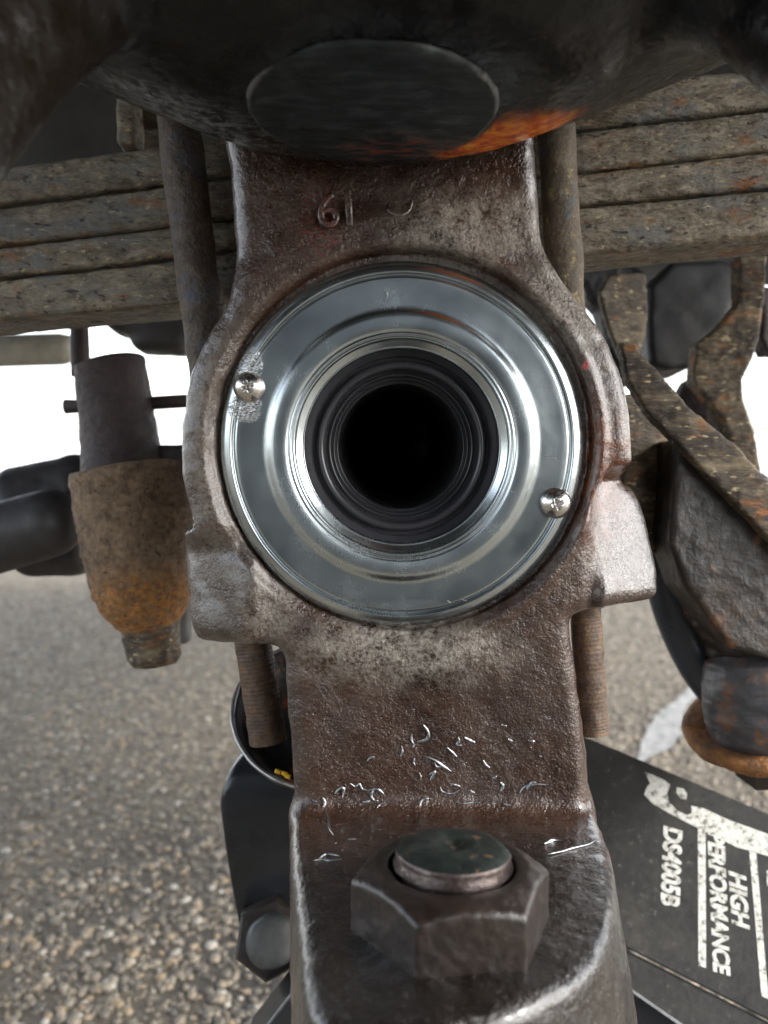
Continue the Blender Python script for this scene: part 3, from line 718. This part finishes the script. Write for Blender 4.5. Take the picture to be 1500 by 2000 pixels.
# ------------------------------------------------------------------ tie rod end on the left
tre = thing('tie_rod_end', at(290, 1300, 300), 'rusty brown tapered joint with upright stud left of the yoke', 'joint')
def rev(cx, py, d, pr, noise, axis_px, step_d=0):         # body of revolution from (py, centre px, radius px)
    P = [at(c, y, d) for y, c, r in pr]; rd = [r / FPX * d for y, c, r in pr]
    return P, rd
def revol(pr, d, n=64, m=None, amps=()):
    pr = np.array(pr, float); yy = np.linspace(pr[0, 0], pr[-1, 0], m or 80)
    yy = np.unique(np.r_[yy, pr[:, 0]])
    yy = np.linspace(pr[0, 0], pr[-1, 0], (m or 80) * 2); K = np.hanning(9); K /= K.sum()
    c = np.interp(yy, pr[:, 0], pr[:, 1]); r = np.interp(yy, pr[:, 0], pr[:, 2])
    r[4:-4] = np.convolve(r, K, 'valid')
    P = np.array([at(a, b, d) for a, b in zip(c, yy)]); V, F = tube(P, r / FPX * d, n)
    q = np.array([f for f in F if len(f) == 4]); s_ = V * 0
    N = V - np.repeat(P, n, 0); N /= np.maximum(np.linalg.norm(N, axis=1, keepdims=True), 1e-6)
    for a, wl in amps: s_ = s_ + N * (a * fbm(V, wl, 3))[:, None]
    return V + s_, F
V, F = revol([(708, 215, 62), (712, 216, 67), (760, 221, 69), (800, 227, 70), (850, 233, 72), (890, 238, 76), (935, 244, 82)], 300, amps=[(.22, 8), (.28, 2.5)])
mesh('stud', V, F, M_PURPLE, tre)
V, F = revol([(912, 253, 92), (918, 254, 108), (930, 255, 113), (1000, 264, 111), (1060, 271, 107), (1110, 277, 102), (1150, 282, 96), (1176, 285, 88), (1200, 288, 74), (1222, 291, 56), (1232, 292, 50)], 300, amps=[(.3, 9), (.5, 2.4)])
mesh('socket', V, F, M_RUSTCONE, tre)
V, F = revol([(1205, 292, 56), (1250, 296, 52), (1285, 299, 50), (1298, 300, 40)], 300, amps=[(.8, 6), (.4, 2.5)])
mesh('lower_stud', V, F, M_TAN, tre)
V, F = tube([at(128, 794, 302), at(180, 793, 302), at(240, 792, 302), at(300, 787, 302), at(365, 783, 302)], [2.8, 2.2, 2.2, 2.6, 2.6], 12)
mesh('cross_pin', V, F, M_PURPLE, tre)
def arm(X, D, H): return rbox(X, D, H, at(345, 905, 306), (24, 9, 7), 3, ry=0)
c = at(345, 905, 306); V, F = surf(arm, c - 28, c + 28, 1.0); mesh('steering_arm', rough(V, F, [(.4, 6)]), F, M_PURPLE, tre)
V, F = surf(lambda X, D, H: rbox(X, D, H, at(330, 1205, 325), (9, 8, 11), 3.5, rz=20), at(330, 1205, 325) - 18, at(330, 1205, 325) + 18, .8)
mesh('grey_cap', V, F, simple('grey cap', (.10, .10, .10), .5), tre)
# tie rod
rod = thing('tie_rod', at(60, 1050, 330), 'dark smooth tie rod coming in from the left edge', 'rod')
def rodf(X, D, H):
    a = capsule(X, D, H, at(-260, 1125, 320), at(95, 1022, 320), 15.5, 14.2)
    return a
c0, c1 = at(-260, 1125, 320), at(95, 1022, 320)
V, F = surf(rodf, np.minimum(c0, c1) - 17, np.maximum(c0, c1) + 17, 1.2); mesh('rod_shaft', rough(V, F, [(.2, 8)]), F, M_DARK, rod)
def clampf(X, D, H):
    a = capsule(X, D, H, at(60, 1000, 352), at(150, 960, 352), 22, 17); b = rbox(X, D, H, at(110, 1060, 352), (17, 14, 15), 9, ry=0)
    return smin(a, b, 8)
c = at(90, 1010, 352); V, F = surf(clampf, c - 55, c + 55, 1.4); mesh('rod_clamp', rough(V, F, [(.3, 9)]), F, M_DARK, rod)

# ------------------------------------------------------------------ things seen on the right
dl = thing('drag_link_joint', at(1440, 1450, 290), 'large black greasy joint with rusty washer at the right edge', 'joint')
V, F = revol([(930, 1400, 40), (950, 1405, 90), (985, 1410, 108), (1040, 1422, 118), (1120, 1434, 118), (1200, 1450, 106), (1262, 1462, 88), (1300, 1470, 70)], 292, amps=[(1.6, 12), (.7, 4)])
mesh('joint_body', V, F, M_BOOT, dl)
V, F = revol([(1270, 1466, 60), (1285, 1468, 84), (1330, 1474, 98), (1390, 1482, 103), (1430, 1487, 98), (1452, 1490, 80)], 286, amps=[(.8, 8), (.3, 3)])
mesh('lower_cap', V, F, rusty('blue black rusty cap', [(.3, (.03, .03, .034)), (.5, (.055, .052, .055)), (.68, (.09, .07, .06))], 9, (.35, .6), (.4, 5), (.15, 1.5), extra=[((.16, .075, .035), 7, .50, .72)]), dl)
wc = at(1490, 1418, 290); axw = np.array((-.22, -.28, 1))
V, F = lathe([(12, -3.0), (25, -3.0), (28.2, -2.4), (29.0, -.9), (28.6, 1), (26.5, 1.8), (12, 1.8), (12, -3.0)], wc, axw, 80)
V = rough(V, F, [(.6, 8), (.3, 3)]); o = mesh('washer', V, F, M_RUSTOR, dl); normals_out(o.data)
a0 = R(10)
V, F = lathe([(.01, -9), (9.0, -9), (10.2, -8), (10.2, 0), (.01, 0)], wc + np.array((-6.5, -14, -6.5)), axw, 6)
mesh('bolt_head', V, F, M_NUT, dl, smooth=False)
# brace
br = thing('steering_bracket', at(1300, 850, 285), 'tan and rust stained bracket right of the yoke boss', 'bracket')
def plate_px(name, pts, d, th, mat, parent, lean=0.0, r_=1.6, step=1.0, amps=((.4, 8), (.45, 2.6)), n=1, base=None):
    P = chaikin([tuple(at(x, y, d)[[0, 2]]) for x, y in pts], n); P = np.array(P)
    x0, h0 = P[:, 0].mean(), P[:, 1].mean()
    def f(X, D, H):
        p = poly2(P, X[:, 0, :], H[0, 0, :][None, :])[:, None, :]
        return extr(p, np.abs(D - d - th / 2 - lean * (X - x0)) - th / 2, r_)
    e = abs(lean) * (P[:, 0].max() - P[:, 0].min()) / 2 + 3
    V, F = surf(f, (P[:, 0].min() - 3, d - e, P[:, 1].min() - 3), (P[:, 0].max() + 3, d + th + e, P[:, 1].max() + 3), step)
    return mesh(name, rough(V, F, amps), F, mat, parent, base=base)
SM = ((.18, 9), (.3, 2.2))
plate_px('brace', [(1214, 664), (1240, 668), (1300, 740), (1352, 798), (1440, 872), (1500, 940), (1570, 1020), (1570, 1130), (1495, 1046), (1404, 950), (1336, 878), (1268, 806), (1228, 742)], 262, 6, M_TAN, br, lean=-.05, r_=.7, amps=SM, n=0)
plate_px('brace_flange', [(1318, 850), (1360, 880), (1420, 940), (1500, 1030), (1570, 1110), (1570, 1310), (1430, 1270), (1340, 1150), (1306, 1060), (1316, 950)], 268, 22, M_BOOT, br, r_=2, amps=((.3, 12), (.2, 3)), n=0)
plate_px('boss_block', [(1205, 770), (1262, 772), (1330, 812), (1340, 860), (1338, 980), (1322, 1050), (1290, 1082), (1215, 1082)], 285, 26, M_TAN, br, lean=.25, r_=2.0, amps=SM, n=0)
plate_px('hanger_strap', [(1165, 575), (1186, 540), (1266, 528), (1272, 600), (1262, 668), (1240, 716), (1214, 700), (1184, 640)], 335, 5, M_TAN, br, lean=.3, r_=.8, amps=SM, n=0)
sh = thing('spring_shackle', at(1430, 900, 340), 'angular dirty shackle plate hanging beside the black bump stop', 'shackle')
plate_px('shackle_plate', [(1444, 500), (1494, 500), (1490, 590), (1482, 655), (1470, 700), (1450, 742), (1454, 790), (1474, 850), (1484, 930), (1482, 1010), (1446, 1010), (1440, 900), (1416, 820), (1380, 768), (1360, 742), (1366, 668), (1408, 636), (1444, 588)], 338, 9, M_TAN, sh, lean=-.2, r_=.8, amps=SM, n=0)
plate_px('shackle_web', [(1345, 742), (1372, 724), (1432, 776), (1460, 880), (1474, 1010), (1420, 960), (1322, 850), (1316, 800)], 352, 10, M_PURPLE, sh, lean=-.2, r_=1.5, amps=SM, n=0)
plate_px('spacer', [(1488, 560), (1530, 560), (1530, 690), (1500, 690), (1488, 660)], 372, 12, M_PURPLE, sh, r_=1, amps=SM, n=0)
setp(plate_px('bump_stop', [(1268, 512), (1450, 505), (1450, 560), (1425, 630), (1372, 672), (1368, 718), (1285, 722), (1266, 700)], 372, 34, M_BLACK, None, r_=3, amps=((.4, 10),)), 'black rubber block under the spring right of the yoke', 'bump stop')
setp(plate_px('dark_filler', [(1100, 508), (1262, 505), (1275, 600), (1250, 760), (1190, 720), (1178, 610), (1150, 580), (1140, 552), (1100, 552)], 430, 20, M_BLACK, None, r_=5), 'black filler added for the dark background behind the tan strap right of the yoke', 'bracket')  # black shape added to fill the dark background here
# rubber hose
P = resample([at(1275, 1020, 300), at(1295, 1100, 300), at(1320, 1200, 300), at(1365, 1300, 300), at(1425, 1380, 300)], 60)
V, F = tube(P, np.linspace(8.5, 7.5, 60), 24)
setp(mesh('rubber_hose', V, F, M_BLUEBLK), 'blue-black rubber hose curving down beside the greasy joint', 'hose')

# lower control rod/ dark hanging parts behind the spring, left
def hang(X, D, H):
    a = rbox(X, D, H, at(380, 600, 400), (44, 16, 15), 8); b = rbox(X, D, H, at(318, 660, 400), (14, 12, 8), 5)
    e = capsule(X, D, H, at(290, 640, 400), at(345, 668, 400), 7, 6)
    return smin(smin(a, b, 8), e, 5)
c = at(360, 620, 400); V, F = surf(hang, c - 60, c + 60, 1.6)
setp(mesh('crossmember', rough(V, F, [(.8, 12)]), F, M_DARK), 'dark lumpy crossmember under the left half of the spring', 'crossmember')
V, F = revol([(630, 155, 17), (700, 157, 18), (735, 158, 18)], 330, n=20, m=12)
setp(mesh('hanging_rod', V, F, M_PURPLE), 'short dark rod between the spring and the upright stud', 'rod')
P = [at(-120, 690, 620), at(20, 685, 620), at(120, 682, 620), at(140, 681, 620)]
V, F = tube(P, [13, 13, 13, 11], 24)
setp(mesh('exhaust_pipe', V, F, rusty('pale galvanised pipe', [(.3, (.20, .19, .15)), (.6, (.42, .40, .34))], 20, (.4, .6))), 'pale blurred pipe end under the spring at the left edge', 'pipe')
# bracket stubs above the spring
def stub(px, py, d, s_, mat, label, name='spring_clip'):
    c = at(px, py, d); m_ = max(s_) + 4
    V, F = surf(lambda X, D, H: rbox(X, D, H, c, s_, 1.6), c - m_, c + m_, .9)
    setp(mesh(name, rough(V, F, [(.5, 6), (.25, 2.5)]), F, mat, None, base=c), label, 'clip')
stub(254, 232, 262, (3.2, 6, 11), M_LEAF, 'grey steel clip standing on the spring near the left u-bolt')
stub(300, 205, 275, (7, 10, 12), M_UBOLT, 'brown block behind the grey clip above the spring')
stub(1155, 120, 262, (9, 6, 9), M_UBOLT, 'dirty clip on top of the spring right of the yoke')

# ------------------------------------------------------------------ floor jack under the axle
jack = thing('floor_jack', at(820, 1800, 290), 'black floor jack under the axle with white print on its side plate', 'floor jack')
A, B, E = at(1145, 1440, 330), at(1500, 1590, 305), at(1225, 1900, 292)
PN = np.cross(B - A, E - A); PN /= np.linalg.norm(PN)
if PN[1] > 0: PN = -PN
def onp(px, py, lift=0.0):
    r = at(px, py, 1.0); return r * ((A @ PN) / (r @ PN)) + PN * lift
def slab(px, th, mat, name, parent, lift=0.0, bevel=.6, smooth=False):
    P = [onp(x, y, lift) for x, y in px]; n = len(P)
    V = np.array(P + [p - PN * th for p in P]); F = [tuple(range(n)), tuple(range(2 * n - 1, n - 1, -1))] + [(i, i + n, (i + 1) % n + n, (i + 1) % n) for i in range(n)]
    o = mesh(name, V, F, mat, parent, smooth=False); normals_out(o.data)
    if bevel:
        bm = bmesh.new(); bm.from_mesh(o.data); bmesh.ops.bevel(bm, geom=bm.edges[:], offset=bevel * .001, segments=3, affect='EDGES'); bm.to_mesh(o.data); bm.free()
    return o
slab([(1080, 1413), (1145, 1440), (1300, 1505), (1500, 1589), (1640, 1648), (1640, 2075), (1500, 1992), (1225, 1852), (1060, 1770)], 4, M_PLATE, 'side_plate', jack)
slab([(1060, 1776), (1225, 1857), (1500, 1997), (1640, 2080), (1640, 2210), (1340, 2010), (1225, 1930), (1060, 1820)], 3, M_PLATE, 'lower_flange', jack, lift=-1.2)
slab([(1060, 1826), (1225, 1934), (1340, 2014), (1640, 2214), (1640, 2500), (1060, 2300)], 3, M_BLACK, 'inner_plate', jack, lift=-12)
slab([(1060, 1822), (1225, 1926), (1340, 2005), (1640, 2208), (1640, 2216), (1340, 2012), (1225, 1932), (1060, 1828)], 3, M_EDGE, 'edge_highlight', jack, lift=-.9, bevel=0)  # bright strip stands in for the highlight along the flange edge
def decal(poly, name='print_mark'):
    P = [onp(x, y, .12) for x, y in poly]; me_ = [tuple(range(len(P)))]
    o = mesh(name, np.array(P), me_, M_PRINT, jack, smooth=False)
    bm = bmesh.new(); bm.from_mesh(o.data); bmesh.ops.triangulate(bm, faces=bm.faces[:], ngon_method='EAR_CLIP'); bm.to_mesh(o.data); bm.free()
    return o
decal([(1363, 1612), (1378, 1617), (1379, 1891), (1364, 1885)]); decal([(1463, 1660), (1477, 1666), (1501, 1952), (1487, 1945)])
decal([(1259, 1508), (1275, 1513), (1298, 1524), (1309, 1533), (1303, 1548), (1306, 1565), (1322, 1583), (1342, 1592), (1351, 1588), (1350, 1574), (1375, 1579), (1420, 1600), (1500, 1629), (1600, 1665), (1600, 1712), (1500, 1672), (1440, 1655), (1370, 1621), (1310, 1590), (1275, 1570), (1258, 1552), (1263, 1537), (1270, 1530)])
decal([(1322, 1538), (1334, 1540), (1342, 1550), (1340, 1562), (1330, 1560), (1321, 1548)])
decal([(1497, 1700), (1512, 1702), (1514, 1734), (1498, 1730)])
def jtext(txt, o0, u, v, shear=.32):                # o0 baseline start, u along the whole line, v up one capital height (photo pixels)
    V, F = text_mesh(txt, 1, .045, shear, 0, 0)
    w0, w1 = V[:, 0].min(), V[:, 0].max(); h1 = V[:, 1].max()
    P = [onp(o0[0] + u[0] * (a - w0) / (w1 - w0) + v[0] * b / h1, o0[1] + u[1] * (a - w0) / (w1 - w0) + v[1] * b / h1, .14) for a, b, c_ in V]
    mesh('lettering', np.array(P), F, M_PRINT, jack, smooth=False)
#jtext
jtext('DS4005B', (1298, 1612), (-6, 158), (36, 1))
jtext('PERFORMANCE', (1383, 1622), (12, 284), (32, 1))
jtext('HIGH', (1424, 1700), (8, 115), (33, 1))
# lift arm on the left
lc = at(560, 1660, 285)
def liftf(X, D, H):
    x, d, h = X - lc[0], D - lc[1], H - lc[2]
    p = poly2(chaikin([(-25.5, 18), (-22, 30), (-12, 38), (5, 40), (40, 38), (40, -45), (-14, -45), (-19, -25), (-22.5, -5), (-24.5, 10)], 2), (X - lc[0])[:, 0, :], (H - lc[2])[0, 0, :][None, :])[:, None, :]
    q = np.abs(d - 26) - 26
    b = extr(p, q, 1.2)
    roll = np.sqrt(np.maximum(0, 20 - d) ** 2 + np.maximum(0, h - 18) ** 2) - 20
    return smax(b, roll, 3)
V, F = surf(liftf, lc - np.array((32, 4, 50)), lc + np.array((44, 58, 44)), 1.0)
mesh('lift_arm', V, F, M_JACK, jack)
bc = at(530, 1835, 272); bx = np.array((.15, -1, .32))
V, F = lathe([(13.6, -12), (13.6, -.6), (12.6, .6), (9, 1.0), (.01, 1.0)], bc, bx, 6, ref=(.1, .3, 1))
mesh('pivot_nut', V, F, M_NUT, jack, smooth=False)
V, F = lathe([(9.2, .4), (8.8, 2.2), (8.6, 4.6), (7.6, 5.6), (4, 6.0), (.01, 6.0)], bc, bx, 64)
mesh('pivot_bolt', rough(V, F, [(.25, 5)]), F, rusty('dark worn bolt', [(.3, (.03, .032, .033)), (.6, (.06, .062, .062)), (.8, (.12, .10, .08))], 8, (.4, .6), (.2, 3), (.08, 1)), jack)
V, F = tube([at(470, 1770, 280), at(530, 1768, 279), at(620, 1800, 279)], [2, 3, 3], 10)
# saddle
sc0 = at(618, 1405, 262); axs = np.array((.12, -.62, .70))
x_, y_, z_ = basis(axs)
V, F = lathe([(8, -6), (22, -5), (27, 0), (28.6, 5), (28.0, 5.6), (26.3, 5), (24.5, 1), (20, -2.5), (8, -3.5)], sc0, axs, 96)
o = mesh('saddle', rough(V, F, [(.35, 6), (.15, 2)]), F, rusty('chipped black saddle', [(.3, (.012, .012, .013)), (.55, (.03, .028, .027)), (.72, (.07, .06, .05))], 7, (.3, .5), (.4, 4), (.2, 1.2), extra=[((.20, .055, .02), 9, .56, .62)]), jack); normals_out(o.data)
V, F = lathe([(28.2, 4.6), (28.9, 5.0), (28.8, 5.9), (27.9, 6.0), (27.4, 5.4)], sc0, axs, 96)
V = rough(V, F, [(.25, 4)]); mesh('saddle_rim', V, F, M_EDGE, jack)
for px, py in ((543, 1507), (556, 1511), (562, 1516)):
    c = at(px, py, 238); V, F = surf(lambda X, D, H: rbox(X, D, H, c, (1.0, .5, .7), .3, ry=20), c - 2, c + 2, .25); mesh('paint_spot', V, F, M_YEL, jack)
wd_ = at(560, 1985, 260)
V, F = surf(lambda X, D, H: rbox(X, D, H, wd_, (6.5, 10, 14), 1, ry=38), wd_ - 20, wd_ + 20, .8)
mesh('foot_plate', V, F, M_JACK, jack)

# ------------------------------------------------------------------ aluminium shavings lying on the lower leg and shelf
def shaving(pts, wpx=3.0):
    P = []
    for px, py in pts:
        h, n, _, _ = cast_ray(px, py)
        if h is None: return None
        P.append(np.array(h) + np.array(n) * .35)
    P = resample(P, max(6, len(P) * 4)); m = len(P); T = np.gradient(P, axis=0); V, F = [], []
    for i in range(m):
        t = T[i] / (np.linalg.norm(T[i]) + 1e-9); s_ = np.cross(t, (0, -1, .35)); s_ /= np.linalg.norm(s_) + 1e-9
        w_ = wpx * .14 * (.35 + .65 * math.sin(math.pi * (i + .5) / m)) * (.8 + .4 * random.random())
        up = np.array((0, -1, .4)) * (.25 + .35 * random.random())
        V += [P[i] - s_ * w_ / 2, P[i] + up * .8, P[i] + s_ * w_ / 2 + up * .3]
    for i in range(m - 1):
        a = 3 * i; F += [(a, a + 1, a + 4, a + 3), (a + 1, a + 2, a + 5, a + 4)]
    return np.array(V), F
zx = lambda x, y: (550 + x / 2.308, 1280 + y / 2.308)
CURLS = [[(640, 312), (662, 345), (655, 375), (610, 388)], [(588, 350), (585, 380), (595, 400), (590, 415)], [(540, 405), (545, 430), (535, 455)], [(385, 475), (400, 458), (418, 455)], [(745, 412), (770, 435), (790, 455)],
         [(795, 365), (800, 385), (790, 400), (810, 402)], [(825, 368), (850, 380), (872, 390)], [(645, 452), (690, 470), (720, 490), (765, 522)], [(690, 480), (700, 500), (740, 490)], [(908, 470), (920, 490), (938, 505)],
         [(600, 460), (595, 480), (602, 495)], [(620, 525), (628, 545), (625, 560)], [(310, 575), (335, 590), (350, 575), (365, 600), (395, 605)], [(240, 620), (265, 595), (280, 600), (275, 635)], [(390, 605), (430, 600), (460, 622)], [(415, 600), (405, 630), (415, 650), (435, 655)],
         [(365, 660), (400, 655)], [(430, 690), (445, 670), (470, 665)], [(185, 640), (195, 660), (190, 685)], [(140, 650), (165, 662)], [(755, 575), (790, 582), (808, 592)], [(715, 590), (725, 612), (770, 620), (800, 605)], [(665, 535), (690, 520), (670, 560)],
         [(625, 680), (632, 650), (660, 645), (680, 648)], [(785, 660), (820, 668), (860, 662), (898, 662)], [(985, 570), (998, 585), (988, 610)], [(1072, 618), (1095, 590), (1140, 578), (1200, 582)], [(1105, 600), (1130, 570), (1150, 575)], [(950, 552), (968, 542)],
         [(200, 700), (212, 745), (215, 780), (235, 815)], [(300, 835), (340, 833)], [(140, 932), (190, 925), (215, 930), (270, 925)], [(170, 920), (200, 902), (240, 905), (262, 912)], [(1200, 902), (1260, 890), (1320, 872), (1390, 855), (1415, 835)], [(1185, 855), (1225, 838), (1265, 840)],
         [(845, 605), (870, 618)], [(1000, 668), (1032, 678)], [(990, 310), (1015, 316)], [(585, 243), (600, 240)], [(1110, 380), (1140, 385)], [(1160, 450), (1172, 455)], [(1020, 375), (1040, 385)]]
ORD = ['leftmost', 'second from the left', 'third from the left', 'fourth from the left', 'fifth from the left', 'sixth from the left', 'seventh from the left', 'eighth from the left', 'ninth from the left', 'tenth from the left', 'eleventh from the left', 'twelfth from the left']
ROWS = [(395, 'well above the step'), (500, 'a hand higher than the step'), (592, 'just above the step'), (640, 'close to the step'), (700, 'right on the step'), (2000, 'beside the nut')]
ROWS[1] = (500, 'midway up the leg')
info = []
for c in CURLS:
    my = sum(p[1] for p in c) / len(c); mx = sum(p[0] for p in c) / len(c)
    info.append((next(i for i, q in enumerate(ROWS) if my < q[0]), mx, c))
for row in range(len(ROWS)):
    for k_, (_, _, c) in enumerate(sorted([q for q in info if q[0] == row], key=lambda q: q[1])):
        r_ = shaving([zx(*p) for p in c], random.uniform(3.0, 6.0))
        if r_ is None: continue
        ln = sum(math.dist(a, b) for a, b in zip(c, c[1:])); kind = ('tiny' if ln < 35 else 'short' if ln < 75 else 'long') + (' curled' if len(c) > 2 else ' straight')
        o = mesh('metal_shaving', r_[0], r_[1], M_SHAV, None)
        setp(o, kind + ' metal shaving, ' + ORD[k_] + ' of those ' + ROWS[row][1], 'metal shaving', 'metal shavings on the lower casting')
Vs, Fs = [], []; nv = 0
for i in range(260):
    px = random.uniform(580, 1155); py = random.triangular(1330, 1760, 1540)
    if 680 < px < 1090 and py > 1600: continue
    a = random.uniform(0, 6.28); l = random.uniform(1.0, 4.5)
    r_ = shaving([(px, py), (px + math.cos(a) * l, py + math.sin(a) * l * .6)], random.uniform(.8, 2.0))
    if r_ is None: continue
    Vs.append(r_[0]); Fs += [tuple(k + nv for k in q) for q in r_[1]]; nv += len(r_[0])
o = mesh('metal_dust', np.concatenate(Vs), Fs, M_SHAV, None)
setp(o, 'fine bright metal specks scattered over the lower brown casting', 'metal dust', None, 'stuff')
